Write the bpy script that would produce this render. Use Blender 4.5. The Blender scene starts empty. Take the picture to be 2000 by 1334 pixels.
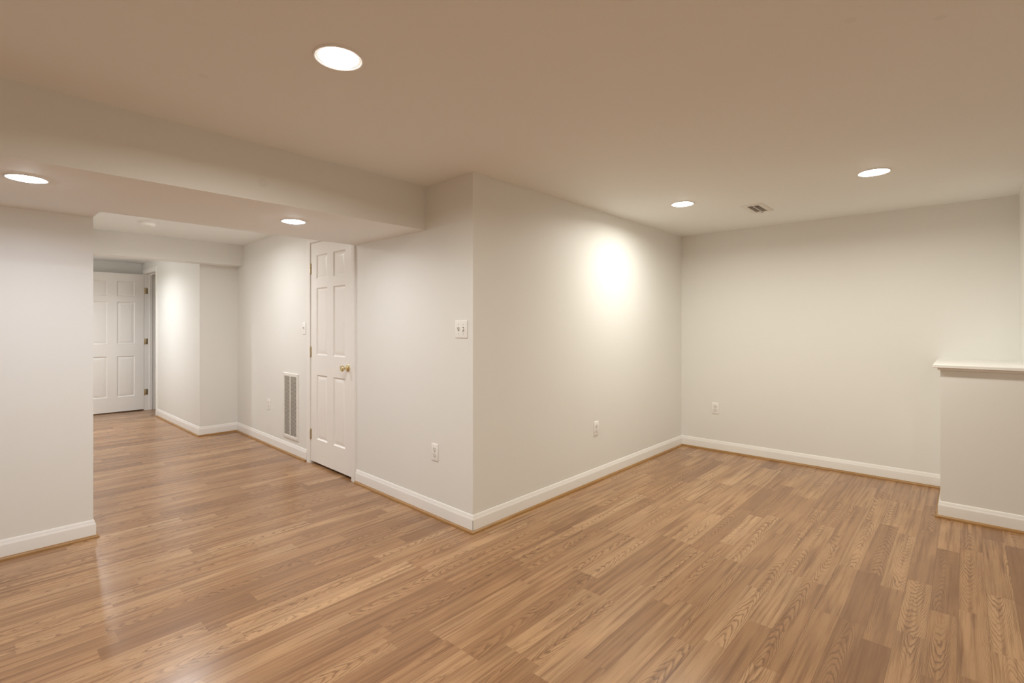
import bpy, bmesh, math, random
from mathutils import Vector, Matrix

C = bpy.context.scene.collection
PI = math.pi

# ------------------------------------------------------------------ camera, world, exposure
EYE = 1.286
cam_d = bpy.data.cameras.new('camera')
cam = bpy.data.objects.new('camera', cam_d)
C.objects.link(cam)
cam.location = (0, 0, EYE)
cam.rotation_euler = (PI / 2, 0, math.radians(42.4086))
cam_d.sensor_width = 36
cam_d.lens = 970 / 2000 * 36
cam_d.shift_y = (636 - 667) / 2000
cam_d.clip_start = 0.05
bpy.context.scene.camera = cam

vs = bpy.context.scene.view_settings
vs.view_transform = 'Standard'
vs.look = 'None'
vs.gamma = 1
vs.use_curve_mapping = False
vs.exposure = 0.0
bpy.context.scene.cycles.max_bounces = 14
bpy.context.scene.cycles.diffuse_bounces = 8

w = bpy.data.worlds.new('world')
bpy.context.scene.world = w
w.use_nodes = True
w.node_tree.nodes['Background'].inputs[0].default_value = (0.9, 0.85, 0.78, 1)
w.node_tree.nodes['Background'].inputs[1].default_value = 0.0

# lamp colours and powers: used by the recessed lights below
WARM = (0.985, 0.98, 0.885)
COOL = (0.92, 0.975, 1.12)
NEUTRAL = (0.955, 0.97, 0.99)
P_ROOM, P_ALCOVE, P_SOFFIT, P_HALL = 17.0, 14.2, 6.2, 17.0

# ------------------------------------------------------------------ helpers
class NT:
    def __init__(s, name):
        s.m = bpy.data.materials.new(name)
        s.m.use_nodes = True
        s.t = s.m.node_tree
        s.b = s.t.nodes['Principled BSDF']

    def n(s, typ, **kw):
        nd = s.t.nodes.new(typ)
        for k, v in kw.items():
            setattr(nd, k, v)
        return nd

    def link(s, a, b):
        s.t.links.new(a, b)

    def put(s, sock, v):
        if hasattr(v, 'is_output'):
            s.link(v, sock)
        else:
            sock.default_value = v

    def math(s, op, a, b=0.0, c=None, clamp=False):
        nd = s.n('ShaderNodeMath', operation=op)
        nd.use_clamp = clamp
        s.put(nd.inputs[0], a)
        s.put(nd.inputs[1], b)
        if c is not None:
            s.put(nd.inputs[2], c)
        return nd.outputs[0]

    def xyz(s, x, y, z):
        nd = s.n('ShaderNodeCombineXYZ')
        for i, v in enumerate((x, y, z)):
            s.put(nd.inputs[i], v)
        return nd.outputs[0]

    def noise(s, vec, scale=1.0, detail=2.0, rough=0.5):
        nd = s.n('ShaderNodeTexNoise')
        s.link(vec, nd.inputs['Vector'])
        nd.inputs['Scale'].default_value = scale
        nd.inputs['Detail'].default_value = detail
        nd.inputs['Roughness'].default_value = rough
        return nd.outputs['Fac']

    def ramp(s, fac, stops):
        nd = s.n('ShaderNodeValToRGB')
        s.link(fac, nd.inputs[0])
        e = nd.color_ramp.elements
        while len(e) < len(stops):
            e.new(0.5)
        for el, (p, c) in zip(e, stops):
            el.position = p
            el.color = (*c, 1) if len(c) == 3 else c
        return nd.outputs[0]

    def mix(s, fac, a, b, blend='MIX'):
        nd = s.n('ShaderNodeMix', data_type='RGBA', blend_type=blend)
        s.put(nd.inputs[0], fac)
        for sock, v in ((nd.inputs[6], a), (nd.inputs[7], b)):
            s.put(sock, (*v, 1) if isinstance(v, tuple) and len(v) == 3 else v)
        return nd.outputs[2]

    def bump(s, height, strength, dist):
        nd = s.n('ShaderNodeBump')
        nd.inputs['Strength'].default_value = strength
        nd.inputs['Distance'].default_value = dist
        s.link(height, nd.inputs['Height'])
        s.link(nd.outputs[0], s.b.inputs['Normal'])


def plain(name, col, rough=0.5, metal=0.0, bump=None, vary=0.0):
    t = NT(name)
    t.b.inputs['Roughness'].default_value = rough
    t.b.inputs['Metallic'].default_value = metal
    co = t.n('ShaderNodeTexCoord').outputs['Object']
    if vary:
        f = t.noise(co, 1.7, 3)
        lo = tuple(c * (1 - vary) for c in col)
        t.link(t.mix(f, lo, col), t.b.inputs['Base Color'])
    else:
        t.b.inputs['Base Color'].default_value = (*col, 1)
    if bump:
        t.bump(t.noise(co, bump[0], 2), bump[1], 0.002)
    return t.m


def paint(name, col, rough, spots=()):
    """rolled wall paint with faint orange-peel texture; spots = touched-up patches (x, y, z, radius)"""
    t = NT(name)
    t.b.inputs['Roughness'].default_value = rough
    geo = t.n('ShaderNodeNewGeometry').outputs['Position']
    f = t.noise(geo, 0.9, 3)
    colr = t.mix(f, tuple(c * 0.985 for c in col), tuple(min(1, c * 1.01) for c in col))
    for (x, y, z, r) in spots:
        d = t.n('ShaderNodeVectorMath', operation='DISTANCE')
        t.link(geo, d.inputs[0])
        d.inputs[1].default_value = (x, y, z)
        wob = t.math('MULTIPLY', t.noise(geo, 22, 2), r * 0.8)
        dd = t.math('ADD', d.outputs['Value'], wob)
        mask = t.math('MULTIPLY', t.math('LESS_THAN', dd, r * 1.35), 0.35)
        colr = t.mix(mask, colr, tuple(c * 0.86 for c in col))
    t.link(colr, t.b.inputs['Base Color'])
    t.bump(t.noise(geo, 260, 2), 0.06, 0.002)
    return t.m


def glow(name, col, strength):
    t = NT(name)
    t.b.inputs['Base Color'].default_value = (0.9, 0.9, 0.9, 1)
    t.b.inputs['Emission Color'].default_value = (*col, 1)
    t.b.inputs['Emission Strength'].default_value = strength
    return t.m


def floor_material():
    """oak laminate: every strip face carries tone, seed, centre of the cathedral and grain direction"""
    t = NT('oak_laminate')
    uv = t.n('ShaderNodeUVMap', uv_map='plank').outputs[0]
    sep = t.n('ShaderNodeSeparateXYZ')
    t.link(uv, sep.inputs[0])
    u, v = sep.outputs[0], sep.outputs[1]

    def at(nm):
        a = t.n('ShaderNodeAttribute', attribute_name=nm)
        return a.outputs['Fac']
    tone, seed, x0, slope, edge = at('tone'), at('seed'), at('x0'), at('slope'), at('half')
    sv = t.math('MULTIPLY', seed, 37.0)
    # slow wander of the heart line and of the rings
    wander = t.math('MULTIPLY', t.math('SUBTRACT', t.noise(t.xyz(sv, t.math('MULTIPLY', v, 2.6), 0.0), 1.0, 2), 0.5), 0.05)
    uc = t.math('ADD', t.math('ADD', u, x0), wander)
    warp = t.math('SUBTRACT', t.noise(t.xyz(t.math('MULTIPLY', u, 30.0), t.math('MULTIPLY', v, 4.0), sv), 1.0, 4, 0.55), 0.5)
    A = t.math('ADD', 100.0, t.math('MULTIPLY', seed, 110.0))
    F = t.math('ADD', t.math('MULTIPLY', t.math('MULTIPLY', uc, uc), A), t.math('MULTIPLY', v, slope))
    F = t.math('ADD', F, t.math('MULTIPLY', warp, 0.20))
    ring = t.math('FRACT', t.math('DIVIDE', F, 0.062))
    # late wood: sharp on one side, soft on the other
    line = t.ramp(ring, [(0.0, (0.0,) * 3), (0.10, (1.0,) * 3), (0.22, (0.80,) * 3), (0.48, (0.12,) * 3), (0.90, (0.0,) * 3)])
    clear = t.noise(t.xyz(t.math('MULTIPLY', u, 11.0), t.math('MULTIPLY', v, 3.0), t.math('ADD', sv, 9.1)), 1.0, 2)
    clear = t.math('MULTIPLY', t.math('SUBTRACT', clear, 0.30), 4.0, clamp=True)
    line = t.math('MULTIPLY', line, clear)
    fine = t.noise(t.xyz(t.math('MULTIPLY', u, 420.0), t.math('MULTIPLY', v, 9.0), sv), 1.0, 3, 0.6)
    streak = t.noise(t.xyz(t.math('MULTIPLY', u, 55.0), t.math('MULTIPLY', v, 1.6), t.math('ADD', sv, 4.0)), 1.0, 3, 0.55)
    base = t.ramp(tone, [(0.0, FLOOR_DARK), (0.45, FLOOR_MID), (1.0, FLOOR_LIGHT)])
    col = t.mix(t.math('MULTIPLY', t.math('SUBTRACT', streak, 0.44), 3.4, clamp=True), base, FLOOR_STREAK)
    col = t.mix(t.math('MULTIPLY', line, 0.72), col, FLOOR_LINE)
    col = t.mix(t.math('MULTIPLY', t.math('SUBTRACT', fine, 0.5), 1.1, clamp=True), col, FLOOR_LINE)
    # hairline joint along the strip edges
    e = t.math('GREATER_THAN', t.math('ABSOLUTE', u), t.math('SUBTRACT', edge, 0.0009))
    col = t.mix(t.math('MULTIPLY', e, 0.4), col, (0.10, 0.045, 0.018))
    t.link(col, t.b.inputs['Base Color'])
    rough = t.math('ADD', FLOOR_ROUGH, t.math('MULTIPLY', fine, 0.08))
    t.link(rough, t.b.inputs['Roughness'])
    t.b.inputs['Specular IOR Level'].default_value = 0.5
    t.bump(t.math('ADD', fine, line), 0.03, 0.001)
    return t.m


FLOOR_DARK = (0.275, 0.140, 0.064)
FLOOR_MID = (0.410, 0.226, 0.108)
FLOOR_LIGHT = (0.530, 0.322, 0.168)
FLOOR_STREAK = (0.205, 0.094, 0.039)
FLOOR_LINE = (0.115, 0.050, 0.020)
FLOOR_ROUGH = 0.215

Z_CEIL = 2.243
WALL_COL = (0.80, 0.795, 0.765)
M_WALL = paint('wall_paint', WALL_COL, 0.55, [(-2.75, 1.052, 2.043, 0.028)])
M_CEIL = paint('ceiling_paint', (0.88, 0.90, 0.89), 0.7,
               [(-2.155, 0.608, Z_CEIL, 0.018), (-0.268, 1.865, Z_CEIL, 0.018), (-0.06, 2.037, Z_CEIL, 0.016)])
M_TRIM = plain('white_trim_paint', (0.86, 0.845, 0.82), 0.33)
M_DOOR = plain('white_door_paint', (0.86, 0.84, 0.81), 0.36, bump=(90, 0.05))
M_PLATE = plain('white_plastic', (0.88, 0.87, 0.85), 0.3)
M_PLATE_IVORY = plain('worn_white_plastic', (0.80, 0.78, 0.74), 0.35)
M_DARK = plain('dark_slot', (0.03, 0.027, 0.025), 0.6)
M_GREY = plain('grey_metal', (0.45, 0.43, 0.40), 0.35, 0.8)
M_GRILLE = plain('white_enamel', (0.80, 0.78, 0.74), 0.4)
M_DUCT = plain('duct_shadow', (0.38, 0.35, 0.31), 0.8)  # shade inside the ducts, put into a flat colour
M_BRASS = plain('polished_brass', (0.80, 0.68, 0.40), 0.17, 1.0)
M_BRASS_DULL = plain('aged_brass', (0.60, 0.50, 0.32), 0.32, 1.0)
M_FLOOR = floor_material()
M_BULB_W = glow('warm_bulb', (1.0, 0.96, 0.86), 62.0)
M_BULB_H = glow('hall_bulb', (1.0, 0.95, 0.86), 120.0)
M_BULB_L = glow('near_bulb', (1.0, 0.96, 0.88), 7.0)
M_BULB_C = glow('cool_bulb', (0.95, 0.98, 1.0), 90.0)


def shoe_material():
    t = NT('honey_oak_moulding')
    geo = t.n('ShaderNodeNewGeometry').outputs['Position']
    mp = t.n('ShaderNodeMapping')
    t.link(geo, mp.inputs[0])
    mp.inputs['Scale'].default_value = (9, 9, 200)
    f = t.noise(mp.outputs[0], 1.0, 3)
    t.link(t.mix(f, (0.22, 0.100, 0.022), (0.44, 0.235, 0.070)), t.b.inputs['Base Color'])
    t.b.inputs['Roughness'].default_value = 0.35
    return t.m


M_SHOE = shoe_material()


class B:
    """collects shapes, then links them as ONE mesh object"""
    def __init__(s):
        s.bm = bmesh.new()

    def box(s, x0, x1, y0, y1, z0, z1, bevel=0.0, seg=2):
        r = bmesh.ops.create_cube(s.bm, size=1)
        for v in r['verts']:
            v.co = Vector((x0 + (v.co.x + .5) * (x1 - x0), y0 + (v.co.y + .5) * (y1 - y0), z0 + (v.co.z + .5) * (z1 - z0)))
        if bevel:
            es = list({e for v in r['verts'] for e in v.link_edges})
            bmesh.ops.bevel(s.bm, geom=es, offset=bevel, segments=seg, affect='EDGES', profile=0.5)
        return s

    def poly(s, pts, z0, z1):
        lo = [s.bm.verts.new((p[0], p[1], z0)) for p in pts]
        hi = [s.bm.verts.new((p[0], p[1], z1)) for p in pts]
        s.bm.faces.new(lo)
        s.bm.faces.new(hi)
        for i in range(len(pts)):
            j = (i + 1) % len(pts)
            s.bm.faces.new((lo[i], lo[j], hi[j], hi[i]))
        return s

    def loft(s, rings, cap=True):
        """rings: lists of points, all the same length, each ring closed"""
        vv = [[s.bm.verts.new(p) for p in r] for r in rings]
        n = len(vv[0])
        for a, b in zip(vv, vv[1:]):
            for i in range(n):
                j = (i + 1) % n
                s.bm.faces.new((a[i], a[j], b[j], b[i]))
        if cap:
            s.bm.faces.new(vv[0])
            s.bm.faces.new(vv[-1])
        return s

    def lathe(s, prof, n=32, axis='z', at=(0, 0, 0), cap=True):
        rings = []
        for (r, h) in prof:
            ring = []
            for k in range(n):
                a = 2 * PI * k / n
                p = (r * math.cos(a), r * math.sin(a), h)
                if axis == 'y':
                    p = (p[0], h, p[1])
                if axis == 'x':
                    p = (h, p[0], p[1])
                ring.append((p[0] + at[0], p[1] + at[1], p[2] + at[2]))
            rings.append(ring)
        return s.loft(rings, cap)

    def build(s, name, mat, parent=None, smooth=None):
        bmesh.ops.recalc_face_normals(s.bm, faces=s.bm.faces)
        me = bpy.data.meshes.new(name)
        s.bm.to_mesh(me)
        s.bm.free()
        me.materials.append(mat)
        if smooth:
            me.shade_smooth()
            try:
                me.set_sharp_from_angle(angle=math.radians(smooth))
            except Exception:
                pass
        o = bpy.data.objects.new(name, me)
        C.objects.link(o)
        if parent:
            o.parent = parent
        return o


def tag(o, label=None, cat=None, group=None, kind=None):
    for k, v in (('label', label), ('category', cat), ('group', group), ('kind', kind)):
        if v:
            o[k] = v
    return o


def struct(b, name, mat, label, cat, smooth=None):
    return tag(b.build(name, mat, None, smooth), label, cat, kind='structure')


def thing(name, label, cat, loc, rz=0.0, group=None, kind=None):
    o = bpy.data.objects.new(name, None)
    o.empty_display_size = 0.05
    C.objects.link(o)
    o.location = loc
    o.rotation_euler = (0, 0, rz)
    return tag(o, label, cat, group, kind)


def dup(root, loc, rz, label):
    r = root.copy()
    C.objects.link(r)
    r.location = loc
    r.rotation_euler = (0, 0, rz)
    r['label'] = label
    for ch in list(root.children):
        c = ch.copy()
        C.objects.link(c)
        c.parent = r
        for g in list(ch.children):
            d = g.copy()
            C.objects.link(d)
            d.parent = c
    return r


# ------------------------------------------------------------------ room layout (metres)
TILT = math.radians(1.35)
CX, CY = -2.262, 2.116            # outside corner between door wall and alcove


def dw(s, n=0.0):
    """point on the door wall: s metres left of the corner, n metres in front of it"""
    return (CX - math.cos(TILT) * s - math.sin(TILT) * n, CY + math.sin(TILT) * s - math.cos(TILT) * n)


Y_BACK = 5.186
X_HALF, Y_HALF, Z_LEDGE = -0.126, 4.408, 1.025
X_LEFT, Y_LEND = -3.913, 0.512
X_CHASE, Y_HALL = -6.57, 1.812
S_END = (CX - X_CHASE) / math.cos(TILT)
Z_SOFFIT = 1.944
X_RIGHT, Y_REAR = 1.9, -3.2
D1_L, D1_R, D1_TOP = 2.290, 1.487, 2.073      # closet door opening along the door wall
H_L, H_R, H_TOP = -9.246, -8.520, 2.085        # hall doorway

# ------------------------------------------------------------------ floor: one face per printed oak strip
def build_floor():
    rnd = random.Random(11)
    W = 0.097
    known = {  # left edge index -> board end position seen along that strip
        0: 2.37, 1: 3.215, 2: 2.48, 3: 2.59, 4: 2.59, 5: 2.02, 6: 2.87, 9: 2.25, 10: 3.015, 11: 2.25, 12: 3.436,
        13: 2.03, 14: 2.73, 15: 2.16, 16: 2.72}
    bm = bmesh.new()
    uvl = bm.loops.layers.uv.new('plank')
    lay = {k: bm.faces.layers.float.new(k) for k in ('tone', 'seed', 'x0', 'slope', 'half')}
    x_start = 0.17 - 0.097 * 2
    y0, y1 = Y_REAR - 0.1, Y_BACK + 0.1
    k_lo, k_hi = -21, 98
    for k in range(k_lo, k_hi):
        xr = x_start - k * W
        xl = xr - W
        if xr < -9.9:
            break
        off = known.get(k, rnd.uniform(0, 1.41))
        off = off % 1.41
        first = rnd.choice((0.57, 0.84))
        cuts = [y0]
        y = off - 1.41 * 6
        while y < y1:
            for q in (y, y + first):
                if y0 + 0.02 < q < y1 - 0.02:
                    cuts.append(q)
            y += 1.41
        cuts.append(y1)
        for a, b in zip(cuts, cuts[1:]):
            vs_ = [bm.verts.new(p) for p in ((xl, a, 0), (xr, a, 0), (xr, b, 0), (xl, b, 0))]
            f = bm.faces.new(vs_)
            flip = rnd.choice((-1, 1))
            for lp, (uu, vv) in zip(f.loops, ((-W / 2, 0), (W / 2, 0), (W / 2, b - a), (-W / 2, b - a))):
                lp[uvl].uv = (uu, vv + 3 * rnd.random() * 0)
            f[lay['tone']] = min(1, max(0, rnd.gauss(0.5, 0.23)))
            f[lay['seed']] = rnd.random()
            style = rnd.random()
            f[lay['x0']] = rnd.uniform(-0.022, 0.022) if style < 0.52 else rnd.choice((-1, 1)) * rnd.uniform(0.06, 0.11)
            f[lay['slope']] = flip * (rnd.uniform(0.75, 1.2) if style < 0.52 else rnd.uniform(0.3, 0.6))
            f[lay['half']] = W / 2
    me = bpy.data.meshes.new('floor')
    bm.to_mesh(me)
    bm.free()
    me.materials.append(M_FLOOR)
    o = bpy.data.objects.new('floor', me)
    C.objects.link(o)
    tag(o, 'warm oak strip laminate floor running through room and hall', 'floor', kind='structure')
    for p in me.polygons:
        if p.normal.z < 0:
            p.flip()


build_floor()

# ------------------------------------------------------------------ ceiling, walls, soffits
struct(B().box(-9.9, 2.1, Y_REAR - 0.1, Y_BACK + 0.15, Z_CEIL, Z_CEIL + 0.1), 'ceiling', M_CEIL,
       'flat tan painted ceiling over room and alcove', 'ceiling')

b = B()
b.poly([(CX, CY), (CX, CY + 0.14), dw(D1_R, -0.14), dw(D1_R)], 0, Z_CEIL)
b.poly([dw(D1_R), dw(D1_R, -0.14), dw(D1_L, -0.14), dw(D1_L)], D1_TOP, Z_CEIL)
b.poly([dw(D1_L), dw(D1_L, -0.14), dw(S_END + 0.13, -0.14), dw(S_END + 0.13)], 0, Z_CEIL)
struct(b, 'wall_closet', M_WALL, 'off-white wall holding the closet door, switches and return grille', 'wall')
struct(B().box(CX - 0.12, CX, CY + 0.14, Y_BACK, 0, Z_CEIL), 'wall_alcove', M_WALL,
       'cream left side wall of the alcove with a bright lamp pool', 'wall')
struct(B().box(CX - 0.12, X_RIGHT, Y_BACK, Y_BACK + 0.12, 0, Z_CEIL), 'wall_back', M_WALL,
       'cream back wall of the alcove', 'wall')
struct(B().box(X_HALF, X_RIGHT, Y_HALF, Y_BACK, 0, 1.003), 'wall_half', M_WALL,
       'low beige half wall under the white ledge', 'half wall')
struct(B().box(0.29, X_RIGHT, Y_HALF + 0.02, Y_BACK, 1.025, Z_CEIL), 'wall_return', M_WALL,
       'full-height wall return rising from the ledge at right edge', 'wall')
struct(B().box(X_RIGHT, X_RIGHT + 0.12, Y_REAR, Y_BACK, 0, Z_CEIL), 'wall_right', M_WALL,
       'off-white right wall beside the camera', 'wall')
struct(B().box(X_LEFT - 0.12, X_RIGHT, Y_REAR - 0.12, Y_REAR, 0, Z_CEIL), 'wall_rear', M_WALL,
       'off-white wall behind the camera', 'wall')
struct(B().box(X_LEFT - 0.12, X_LEFT, Y_REAR, Y_LEND, 0, Z_SOFFIT), 'wall_left', M_WALL,
       'off-white wall end at left under the soffit', 'wall')
p1, p2 = dw(0.488), dw(1.43)
struct(B().poly([(-2.75, Y_REAR), (-2.75, p1[1]), (-3.692, p2[1]), (-3.692, Y_LEND), (X_LEFT - 0.12, Y_LEND), (X_LEFT - 0.12, Y_REAR)],
               Z_SOFFIT, Z_CEIL), 'wall_soffit', M_WALL, 'wide dropped soffit crossing the room from left to closet wall', 'soffit')
soff = bpy.data.objects['wall_soffit'].data
soff.materials.append(M_CEIL)                      # its underside wears the ceiling paint
for p in soff.polygons:
    if p.normal.z < -0.5:
        p.material_index = 1
struct(B().poly([(-6.37, 0.40), (-6.37, dw(4.11)[1]), (X_CHASE, dw(S_END)[1]), (X_CHASE, 0.40)], 2.0, Z_CEIL), 'wall_header', M_WALL,
       'cream dropped header across the hall', 'header')
struct(B().box(-9.52, X_LEFT - 0.12, 0.28, 0.40, 0, Z_CEIL), 'wall_hall', M_WALL, 'hall side wall behind the left wall', 'wall')
struct(B().box(-9.52, -9.40, 0.40, 1.81, 0, Z_CEIL), 'wall_end', M_WALL, 'shadowed end wall of the hall behind the open door', 'wall')
b = B()
b.box(-9.52, H_L, Y_HALL, Y_HALL + 0.165, 0, Z_CEIL)
b.box(H_L, H_R, Y_HALL, Y_HALL + 0.165, H_TOP, Z_CEIL)
b.poly([(H_R, Y_HALL), (X_CHASE, Y_HALL), (X_CHASE, dw(S_END)[1]), (X_CHASE - 0.12, dw(S_END)[1]), (X_CHASE - 0.12, Y_HALL + 0.165), (H_R, Y_HALL + 0.165)], 0, Z_CEIL)
struct(b, 'wall_chase', M_WALL, 'boxed-out cream wall in the hall beside the open door', 'wall')
b = B()
b.box(-10.2, -7.6, 3.2, 3.3, 0, Z_CEIL)
b.box(-7.7, -7.6, Y_HALL + 0.12, 3.2, 0, Z_CEIL)
b.box(-10.2, -10.1, Y_HALL + 0.12, 3.2, 0, Z_CEIL)
struct(b, 'wall_beyond', M_WALL, 'dim wall of the room beyond the hall doorway', 'wall')

# white ledge on the half wall
b = B()
b.box(-0.164, X_RIGHT, Y_HALF - 0.03, Y_BACK, 1.003, Z_LEDGE, 0.003)
b.box(-0.140, X_RIGHT, Y_HALF - 0.012, Y_HALF, 0.988, 1.003)
b.box(-0.140, X_HALF, Y_HALF, Y_BACK, 0.988, 1.003)
struct(b, 'trim_3', M_TRIM, 'white ledge board capping the half wall', 'ledge')

# ------------------------------------------------------------------ baseboards with oak shoe moulding
def miter(path, d):
    """offset an open path to its right-hand side by d, mitred at the corners"""
    out = []
    n = len(path)
    dirs = [(Vector(path[i + 1]) - Vector(path[i])).normalized() for i in range(n - 1)]
    for i in range(n):
        if i == 0:
            t = dirs[0]
            nn = Vector((t.y, -t.x))
            out.append(Vector(path[i]) + nn * d)
        elif i == n - 1:
            t = dirs[-1]
            nn = Vector((t.y, -t.x))
            out.append(Vector(path[i]) + nn * d)
        else:
            a, c = dirs[i - 1], dirs[i]
            na, nc = Vector((a.y, -a.x)), Vector((c.y, -c.x))
            bis = (na + nc)
            bis = bis / bis.dot(na)
            out.append(Vector(path[i]) + bis * d)
    return out


BB = [(0.0, 0.004), (0.012, 0.004), (0.012, 0.078), (0.0115, 0.082), (0.0085, 0.087), (0.0075, 0.094), (0.0055, 0.101), (0.003, 0.107), (0.0, 0.108)]
SHOE = [(0.012, 0.0)] + [(0.012 + 0.016 * math.cos(a), 0.0165 * math.sin(a)) for a in [PI / 2 * q / 6 for q in range(7)]]


def runs(path, names):
    offs = {}
    for prof in (BB, SHOE):
        for (d, z) in prof:
            offs[d] = miter(path, d)
    for i, nm in enumerate(names):
        if nm is None:
            continue
        name, label = nm
        o = None
        for prof, pn, mat in ((BB, name, M_TRIM), (SHOE, 'shoe_moulding', M_SHOE)):
            r0 = [(*offs[d][i], z) for d, z in prof]
            r1 = [(*offs[d][i + 1], z) for d, z in prof]
            q = B().loft([r0, r1])
            if o is None:
                o = q.build(pn, mat, None, 30)
                tag(o, label, 'baseboard', kind='structure')
            else:
                s_ = q.build(pn, mat, o, 40)
                s_['label'] = 'honey oak shoe moulding'


runs([dw(1.427), (CX, CY), (CX, Y_BACK), (X_HALF, Y_BACK), (X_HALF, Y_HALF), (X_RIGHT, Y_HALF)],
     [('baseboard_closet', 'white baseboard from closet door to the outside corner'),
      ('baseboard_alcove', 'white baseboard along the alcove left wall'),
      ('baseboard_back', 'white baseboard along the alcove back wall'),
      ('baseboard_half_side', 'short white baseboard on the side of the half wall'),
      ('baseboard_half', 'white baseboard along the front of the half wall')])
runs([(-8.455, Y_HALL), (X_CHASE, Y_HALL), (X_CHASE, dw(S_END)[1]), dw(2.353)],
     [('baseboard_hall', 'white baseboard on the boxed-out hall wall'),
      ('baseboard_chase', 'short white baseboard in the hall corner'),
      ('baseboard_grille', 'white baseboard under the return grille')])
runs([(X_LEFT, Y_REAR), (X_LEFT, Y_LEND), (X_LEFT - 0.12, Y_LEND)],
     [('baseboard_left', 'white baseboard along the left wall'),
      ('baseboard_left_end', 'short white baseboard on the left wall end')])

# open mitre joint of the baseboards at the outside corner
mg = miter([dw(1.4), (CX, CY), (CX, Y_BACK)], 0.0118)[1]
gap = B()
gap.poly([(mg.x - 0.0016, mg.y - 0.0002), (mg.x + 0.0004, mg.y - 0.0006), (mg.x + 0.0006, mg.y + 0.0014)], 0.0165, 0.079)
mitre_gap = gap.build('mitre_gap', M_DARK, bpy.data.objects['baseboard_closet'])
mitre_gap['label'] = 'dark open mitre joint'

# ------------------------------------------------------------------ doors
def casing(frame, x0, x1, top, name, label, width=0.060, right=True, left=True, thick=0.017):
    """door casing and jamb in a local frame: x along wall, -y into the room, z up; opening x0..x1"""
    b = B()
    prof = [(0.0, 0.0), (0.0, -thick * 0.62), (0.006, -thick * 0.72), (0.018, -thick * 0.68), (0.036, -thick * 0.9), (width - 0.008, -thick), (width, -thick * 0.8), (width, 0.0)]
    g = 0.005                                  # reveal
    i0, i1, it = x0 - g, x1 + g, top + g
    if left:
        b.loft([[(i0 - d, y, 0.0) for d, y in prof], [(i0 - d, y, it + d) for d, y in prof]])
    if right:
        b.loft([[(i1 + d, y, 0.0) for d, y in prof], [(i1 + d, y, it + d) for d, y in prof]])
    b.loft([[(i0 - d, y, it + d) for d, y in prof], [(i1 + d, y, it + d) for d, y in prof]])
    o = b.build(name, M_TRIM, None, 25)
    o.matrix_world = frame
    tag(o, label, 'door casing', kind='structure')
    return o


def jamb(frame, x0, x1, top, depth, parent, stop_at):
    b = B()
    t = 0.018
    b.box(x0 - t, x0, 0, depth, 0, top + t)
    b.box(x1, x1 + t, 0, depth, 0, top + t)
    b.box(x0, x1, 0, depth, top, top + t)
    s0, s1 = stop_at, stop_at + 0.034
    b.box(x0, x0 + 0.011, s0, s1, 0, top)
    b.box(x1 - 0.011, x1, s0, s1, 0, top)
    b.box(x0 + 0.011, x1 - 0.011, s0, s1, top - 0.011, top)
    o = b.build('door_jamb', M_TRIM, parent)
    return o


def panel_door(w_, h_, thick=0.035):
    """six raised panels on both faces, 0..w along x, 0..h along z, faces at y=0 (front) and y=thick"""
    bm = bmesh.new()
    st, mu = 0.112, 0.112
    pw = (w_ - 2 * st - mu) / 2
    xs = [0, st, st + pw, st + pw + mu, st + 2 * pw + mu, w_]
    k = h_ / 2.032
    zs = [0, 0.215 * k, 0.812 * k, 0.994 * k, 1.612 * k, 1.695 * k, 1.915 * k, h_]
    holes = {(1, 1), (3, 1), (1, 3), (3, 3), (1, 5), (3, 5)}

    def face(y, sgn):
        grid = {}
        for i, x in enumerate(xs):
            for j, z in enumerate(zs):
                grid[i, j] = bm.verts.new((x, y, z))
        for i in range(len(xs) - 1):
            for j in range(len(zs) - 1):
                q = [grid[i, j], grid[i + 1, j], grid[i + 1, j + 1], grid[i, j + 1]]
                if (i, j) not in holes:
                    bm.faces.new(q)
                    continue
                prev = q
                x0_, x1_, z0_, z1_ = xs[i], xs[i + 1], zs[j], zs[j + 1]
                for ins, dep in ((0.004, 0.004), (0.011, 0.0095), (0.016, 0.0100), (0.042, 0.0035), (0.047, 0.0032)):
                    cur = [bm.verts.new(p) for p in ((x0_ + ins, y + sgn * dep, z0_ + ins), (x1_ - ins, y + sgn * dep, z0_ + ins),
                                                     (x1_ - ins, y + sgn * dep, z1_ - ins), (x0_ + ins, y + sgn * dep, z1_ - ins))]
                    for a in range(4):
                        c_ = (a + 1) % 4
                        bm.faces.new((prev[a], prev[c_], cur[c_], cur[a]))
                    prev = cur
                bm.faces.new(prev)
        return grid

    ga = face(0.0, 1)
    gb = face(thick, -1)
    nx, nz = len(xs) - 1, len(zs) - 1
    for i in range(nx):
        for j in (0, nz):
            bm.faces.new((ga[i, j], ga[i + 1, j], gb[i + 1, j], gb[i, j]))
    for j in range(nz):
        for i in (0, nx):
            bm.faces.new((ga[i, j], ga[i, j + 1], gb[i, j + 1], gb[i, j]))
    q = B()
    q.bm.free()
    q.bm = bm
    return q


def hinge_knuckle(parent, x, y, z, leaf_dir=None, name='hinge'):
    b = B()
    L = 0.089
    for k in range(5):
        a = -L / 2 + k * L / 5
        b.lathe([(0.0056, a + 0.0006), (0.0062, a + 0.0016), (0.0062, a + L / 5 - 0.0016), (0.0056, a + L / 5 - 0.0006)], 14, 'z', (x, y, z))
    for sgn in (-1, 1):
        b.lathe([(0.0035, sgn * L / 2), (0.0048, sgn * (L / 2 + 0.002)), (0.0038, sgn * (L / 2 + 0.006)), (0.001, sgn * (L / 2 + 0.008))], 12, 'z', (x, y, z))
    b.box(x - 0.009, x + 0.009, y + 0.004, y + 0.0065, z - L / 2, z + L / 2)
    return b.build(name, M_BRASS_DULL, parent, 40)


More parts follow.
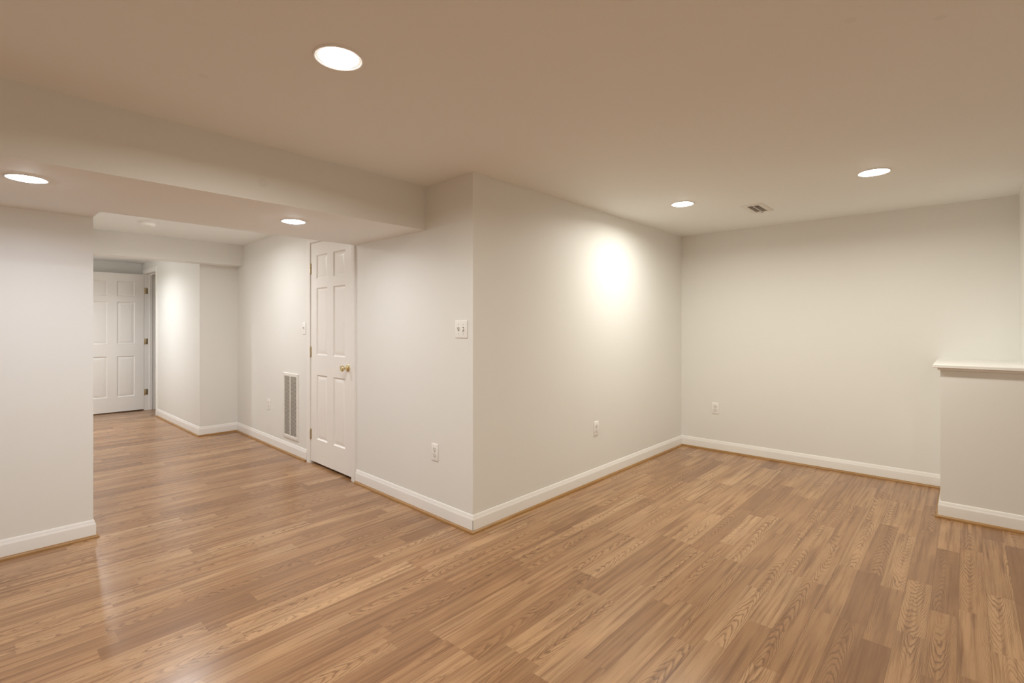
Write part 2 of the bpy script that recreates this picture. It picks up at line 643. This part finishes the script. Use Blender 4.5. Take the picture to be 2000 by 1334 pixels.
# closet door in the door wall (closed, hinges on its left)
FR_D = Matrix.Translation((CX, CY, 0)) @ Matrix.Rotation(-TILT, 4, 'Z')
cas = casing(FR_D, -D1_L + 0.018, -D1_R - 0.018, D1_TOP - 0.018, 'trim_1', 'white casing around the closed closet door')
jamb(Matrix(), -D1_L + 0.018, -D1_R - 0.018, D1_TOP - 0.018, 0.14, cas, 0.037)
d1 = thing('door_1', 'closed white six-panel closet door with brass knob', 'door', FR_D @ Vector((-D1_L + 0.021, -0.001, 0.024)), -TILT, kind='structure')
W1 = (D1_L - D1_R) - 0.042
panel_door(W1, D1_TOP - 0.018 - 0.003 - 0.024).build('door_slab', M_DOOR, d1, 12)
for zz in (1.795, 1.02, 0.25):
    h_ = hinge_knuckle(d1, -0.0015, -0.0065, zz)
    h_['label'] = 'brass hinge'
kn = B().lathe([(0.031, 0.0), (0.031, -0.003), (0.027, -0.007), (0.018, -0.010), (0.012, -0.012)], 36, 'y', (W1 - 0.062, 0.0, 0.905)).build('knob_rose', M_BRASS, d1, 35)
kb = B().lathe([(0.0115, -0.010), (0.0105, -0.020), (0.0100, -0.032), (0.014, -0.036), (0.0225, -0.041), (0.0262, -0.048), (0.0262, -0.055), (0.0235, -0.061), (0.0205, -0.063), (0.0195, -0.0615), (0.0, -0.0615)],
           36, 'y', (W1 - 0.062, 0.0, 0.905), cap=False).build('door_knob', M_BRASS, d1, 35)
kn['label'] = kb['label'] = 'polished brass'

# open door at the end of the hall, swung back against the end wall
FR_H = Matrix.Translation((0, Y_HALL, 0))
cas2 = casing(FR_H, H_L + 0.018, H_R - 0.018, H_TOP - 0.018, 'trim_2', 'white casing of the doorway at the hall end')
jamb(Matrix(), H_L + 0.018, H_R - 0.018, H_TOP - 0.018, 0.165, cas2, 0.060)
X_D2 = H_L + 0.018
d2 = thing('door_2', 'open white six-panel door at the far end of the hall', 'door', (X_D2 + 0.004, Y_HALL - 0.010 - 0.76, 0.016), PI / 2, kind='structure')
panel_door(0.76, 2.045).build('door_slab', M_DOOR, d2, 12)
for zz in (1.80, 1.03, 0.26):
    b = B()
    yl = 0.76 + 0.008
    b.lathe([(0.0055, -0.0445), (0.0062, -0.042), (0.0062, 0.042), (0.0055, 0.0445)], 14, 'z', (yl, 0.002, zz))
    b.box(yl + 0.003, yl + 0.040, -0.0035 + 0.004, -0.0012 + 0.004, zz - 0.044, zz + 0.044, 0.001)
    h_ = b.build('hinge', M_BRASS_DULL, d2, 40)
    h_['label'] = 'brass hinge leaf on the jamb'

# ------------------------------------------------------------------ wall plates
def outlet(name, label, loc, rz, group='duplex wall outlets'):
    t = thing(name, label, 'outlet', loc, rz, group)
    pl = B()
    pl.box(-0.035, 0.035, -0.0055, 0, -0.0572, 0.0572, 0.0028, 3)
    pl.build('cover_plate', M_PLATE, t, 40)
    for s_ in (1, -1):
        b = B()
        zc = s_ * 0.0195
        ring0, ring1 = [], []
        for k in range(28):
            a = 2 * PI * k / 28
            x, z = 0.0172 * math.cos(a), 0.0172 * math.sin(a)
            z = max(-0.0125, min(0.0125, z))
            ring0.append((x, -0.005, zc + z))
            ring1.append((x * 0.96, -0.0078, zc + z * 0.96))
        b.loft([ring0, ring1])
        r = b.build('receptacle', M_PLATE_IVORY, t)
        sl = B()
        sl.box(-0.0075, -0.0052, -0.0082, -0.0074, zc - 0.001, zc + 0.0075)
        sl.box(0.0052, 0.0075, -0.0082, -0.0074, zc - 0.0, zc + 0.0065)
        sl.lathe([(0.0027, -0.0074), (0.0027, -0.0082)], 12, 'y', (0, 0, zc - 0.0065))
        q = sl.build('slots', M_DARK, r)
        q['label'] = 'dark socket slots'
        g = B()
        # shadow gap round the receptacle
        ro, ri = [], []
        for k in range(28):
            a = 2 * PI * k / 28
            z = max(-0.0134, min(0.0134, 0.0184 * math.sin(a)))
            ro.append((0.0184 * math.cos(a), -0.0050, zc + z))
            ri.append((0.0184 * math.cos(a), -0.00575, zc + z))
        g.loft([ro, ri])
        g.build('receptacle_gap', M_GREY, t)
    b = B().lathe([(0.0032, -0.0050), (0.0032, -0.0062), (0.0022, -0.0068)], 14, 'y')
    b.build('screw', M_GREY, t, 40)
    return t


o_first = outlet('wall_outlet', 'white duplex outlet below the double light switch by the corner', (*dw(0.3815), 0.433), -TILT)
dup(o_first, (*dw(3.305), 0.437), -TILT, 'white duplex outlet in the hall left of the return grille')
dup(o_first, (CX, 3.508, 0.435), PI / 2, 'white duplex outlet low on the alcove left wall')
dup(o_first, (-1.901, Y_BACK, 0.436), 0, 'white duplex outlet low on the alcove back wall')


def switch(name, label, loc, rz, gangs):
    t = thing(name, label, 'light switch', loc, rz)
    wd = 0.035 if gangs == 1 else 0.0585
    pl = B()
    pl.box(-wd, wd, -0.0055, 0, -0.0572, 0.0572, 0.0028, 3)
    pl.build('cover_plate', M_PLATE, t, 40)
    for k in range(gangs):
        x = 0.0 if gangs == 1 else (-0.023, 0.023)[k]
        sl = B().box(x - 0.0058, x + 0.0058, -0.0060, -0.0050, -0.0125, 0.0125)
        q = sl.build('toggle_slot', M_DARK, t)
        up = 1 if k == 0 else -1
        b = B()
        b.loft([[(x - 0.0048, -0.005, up * -0.010), (x + 0.0048, -0.005, up * -0.010), (x + 0.0048, -0.005, up * 0.011), (x - 0.0048, -0.005, up * 0.011)],
                [(x - 0.0042, -0.011, up * -0.003), (x + 0.0042, -0.011, up * -0.003), (x + 0.0042, -0.013, up * 0.010), (x - 0.0042, -0.013, up * 0.010)],
                [(x - 0.0036, -0.017, up * 0.0055), (x + 0.0036, -0.017, up * 0.0055), (x + 0.0036, -0.019, up * 0.0125), (x - 0.0036, -0.019, up * 0.0125)]])
        b.build('toggle', M_PLATE_IVORY, t)
        for z in (0.030, -0.030):
            B().lathe([(0.0032, -0.0050), (0.0032, -0.0062), (0.0022, -0.0068)], 14, 'y', (x, 0, z)).build('screw', M_GREY, t, 40)
    return t


switch('light_switch', 'white double toggle switch plate beside the outside wall corner', (*dw(0.1085), 1.264), -TILT, 2)
switch('light_switch', 'white single toggle switch left of the closet door', (*dw(2.418), 1.261), -TILT, 1)

# ------------------------------------------------------------------ return air grille in the wall
def return_grille():
    s0, s1, z0, z1 = 2.545, 2.905, 0.153, 0.811
    w_, h_ = (s1 - s0), (z1 - z0)
    t = thing('return_grille', 'tall white louvred return air grille low on the wall beside the closet door', 'air grille', (*dw((s0 + s1) / 2), z0), -TILT)
    x0, x1 = -w_ / 2, w_ / 2
    b = B()
    bw = 0.034

    def ring(ins, y):
        return [(x0 + ins, y, ins), (x1 - ins, y, ins), (x1 - ins, y, h_ - ins), (x0 + ins, y, h_ - ins)]
    b.loft([ring(0, 0), ring(0, -0.003), ring(0.005, -0.011), ring(bw - 0.004, -0.012), ring(bw, -0.008), ring(bw, 0.0)], cap=False)
    b.build('frame', M_GRILLE, t, 25)
    b = B().box(-0.008, 0.008, -0.0125, -0.002, bw - 0.002, h_ - bw + 0.002, 0.002)
    b.build('centre_bar', M_GRILLE, t)
    b = B()
    n = 46
    pitch = (h_ - 2 * bw) / n
    for k in range(n):
        z = bw + (k + 0.5) * pitch
        for xa, xb in ((x0 + bw, -0.008), (0.008, x1 - bw)):
            b.loft([[(xa, -0.0098, z + 0.0030), (xa, -0.0100, z + 0.0052), (xa, -0.0012, z - 0.0016), (xa, -0.0010, z - 0.0038)],
                    [(xb, -0.0098, z + 0.0030), (xb, -0.0100, z + 0.0052), (xb, -0.0012, z - 0.0016), (xb, -0.0010, z - 0.0038)]])
    b.build('louvres', M_GRILLE, t)
    B().box(x0 + bw - 0.001, x1 - bw + 0.001, -0.0008, -0.0002, bw - 0.001, h_ - bw + 0.001).build('duct_shade_sheet', M_DUCT, t)  # flat sheet painted as the shade behind the louvres
    for x in (x0 + 0.014, x1 - 0.014):
        for z in (0.016, h_ / 2, h_ - 0.016):
            B().lathe([(0.0042, -0.0105), (0.0042, -0.0130), (0.0026, -0.0138)], 14, 'y', (x, 0, z)).build('screw', M_GREY, t, 40)
    return t


return_grille()

# ------------------------------------------------------------------ ceiling register in the alcove
def ceiling_register():
    cx, cy, wx, wy = -1.253, 4.335, 0.165, 0.335
    t = thing('ceiling_register', 'small white supply air register in the ceiling between the two alcove lights', 'air register', (cx, cy, Z_CEIL))
    a, c = wx / 2, wy / 2

    def ring(i, z):
        return [(-a + i, -c + i, z), (a - i, -c + i, z), (a - i, c - i, z), (-a + i, c - i, z)]
    b = B().loft([ring(0, 0), ring(0, -0.002), ring(0.008, -0.006), ring(0.038, -0.007), ring(0.040, -0.003), ring(0.040, 0.0)], cap=False)
    b.build('frame', M_GRILLE, t, 25)
    b = B()
    x0, x1, y0, y1 = -a + 0.040, a - 0.040, -c + 0.060, c - 0.040
    n = 11
    for k in range(n):
        y = y0 + (k + 0.75) * (y1 - y0) / (n + 0.3)
        b.loft([[(x0, y - 0.004, -0.0062), (x0, y - 0.003, -0.0068), (x0, y + 0.007, -0.0012), (x0, y + 0.006, -0.0006)],
                [(x1, y - 0.004, -0.0062), (x1, y - 0.003, -0.0068), (x1, y + 0.007, -0.0012), (x1, y + 0.006, -0.0006)]])
    b.box(-0.003, 0.003, y0, y1, -0.0066, -0.001)
    b.build('vanes', M_GRILLE, t)
    B().box(x0 - 0.001, x1 + 0.001, y0 - 0.001, y1 + 0.001, -0.0005, -0.0001).build('duct_shade_sheet', M_DUCT, t)  # flat sheet painted as the shade between the vanes
    B().box(-0.008, 0.008, y1 + 0.004, y1 + 0.012, -0.013, -0.006, 0.001).build('damper_lever', M_GREY, t)


ceiling_register()

# ------------------------------------------------------------------ smoke detector in the hall
t = thing('smoke_detector', 'round white smoke detector on the hall ceiling', 'smoke detector', (-5.575, 1.115, Z_CEIL))
B().lathe([(0.074, 0.0), (0.074, -0.007), (0.071, -0.010), (0.060, -0.010)], 48).build('base_plate', M_PLATE_IVORY, t, 35)
B().lathe([(0.061, -0.009), (0.064, -0.014), (0.063, -0.030), (0.056, -0.038), (0.040, -0.041), (0.0, -0.0415)], 48, cap=False).build('cover', M_PLATE, t, 35)
B().lathe([(0.0085, -0.040), (0.0085, -0.0435), (0.006, -0.0445)], 18, 'z', (0.030, 0.0, 0)).build('test_button', M_PLATE_IVORY, t, 35)

# ------------------------------------------------------------------ recessed ceiling lights
def recessed(label, x, y, z, power, col, mat, r=0.078, spread=168, group='recessed ceiling lights'):
    t = thing('recessed_light', label, 'ceiling light', (x, y, z), 0, group)
    B().lathe([(r + 0.010, -0.0002), (r + 0.0095, -0.0035), (r + 0.006, -0.0055), (r + 0.002, -0.0050), (r, -0.0030), (r, -0.0004)], 56, cap=False).build('trim_ring', M_TRIM, t, 40)
    prof = [(r - 0.010, -0.0006)]
    for k in range(1, 9):
        a = PI / 2 * k / 8
        prof.append(((r - 0.012) * math.cos(a) if k < 8 else 0.0, -0.003 - 0.011 * math.sin(a)))
    B().lathe(prof, 56, cap=False).build('bulb', mat, t, 60)
    ld = bpy.data.lights.new('bulb_light', 'AREA')
    ld.shape = 'DISK'
    ld.size = 2 * r * 0.82
    ld.energy = power
    ld.color = col
    ld.spread = math.radians(spread)
    lo = bpy.data.objects.new('bulb_light', ld)
    C.objects.link(lo)
    lo.parent = t
    lo.location = (0, 0, -0.0165)
    return t


recessed('large bright recessed light in the ceiling nearest the camera', -1.655, 0.893, Z_CEIL, P_ROOM * 1.06, WARM, M_BULB_L, 0.078, 166)
recessed('recessed ceiling light close to the alcove left wall', -1.642, 3.783, Z_CEIL, P_ALCOVE, WARM, M_BULB_W)
recessed('recessed ceiling light at right of the alcove register', -0.422, 3.806, Z_CEIL, P_ALCOVE, WARM, M_BULB_W)
recessed('recessed light in the soffit near the left wall', -3.09, 0.176, Z_SOFFIT, P_SOFFIT, COOL, M_BULB_C, 0.066)
recessed('small recessed light in the soffit toward the closet door', -3.125, 1.381, Z_SOFFIT, P_SOFFIT * 0.68, NEUTRAL, M_BULB_C, 0.066)
recessed('recessed hall light between the soffit and the header', -5.05, 1.28, Z_CEIL, P_HALL * 0.74, NEUTRAL, M_BULB_H)
recessed('recessed hall light beyond the header near the open door', -7.75, 0.85, Z_CEIL, P_HALL * 1.25, NEUTRAL, M_BULB_W, 0.078, 152)
recessed('added unseen recessed light behind the camera on the left', -1.655, -1.9, Z_CEIL, P_ROOM * 0.55, WARM, M_BULB_W)  # unseen lamp, added to light the room from behind
recessed('added unseen recessed light behind the camera on the right', 0.75, -1.9, Z_CEIL, P_ROOM * 0.55, WARM, M_BULB_W)  # second unseen lamp added behind the camera for fill light
recessed('added unseen recessed light overhead right of the camera', 0.75, 0.893, Z_CEIL, P_ROOM * 0.8, WARM, M_BULB_W)  # out-of-view lamp added to brighten the right side and half wall
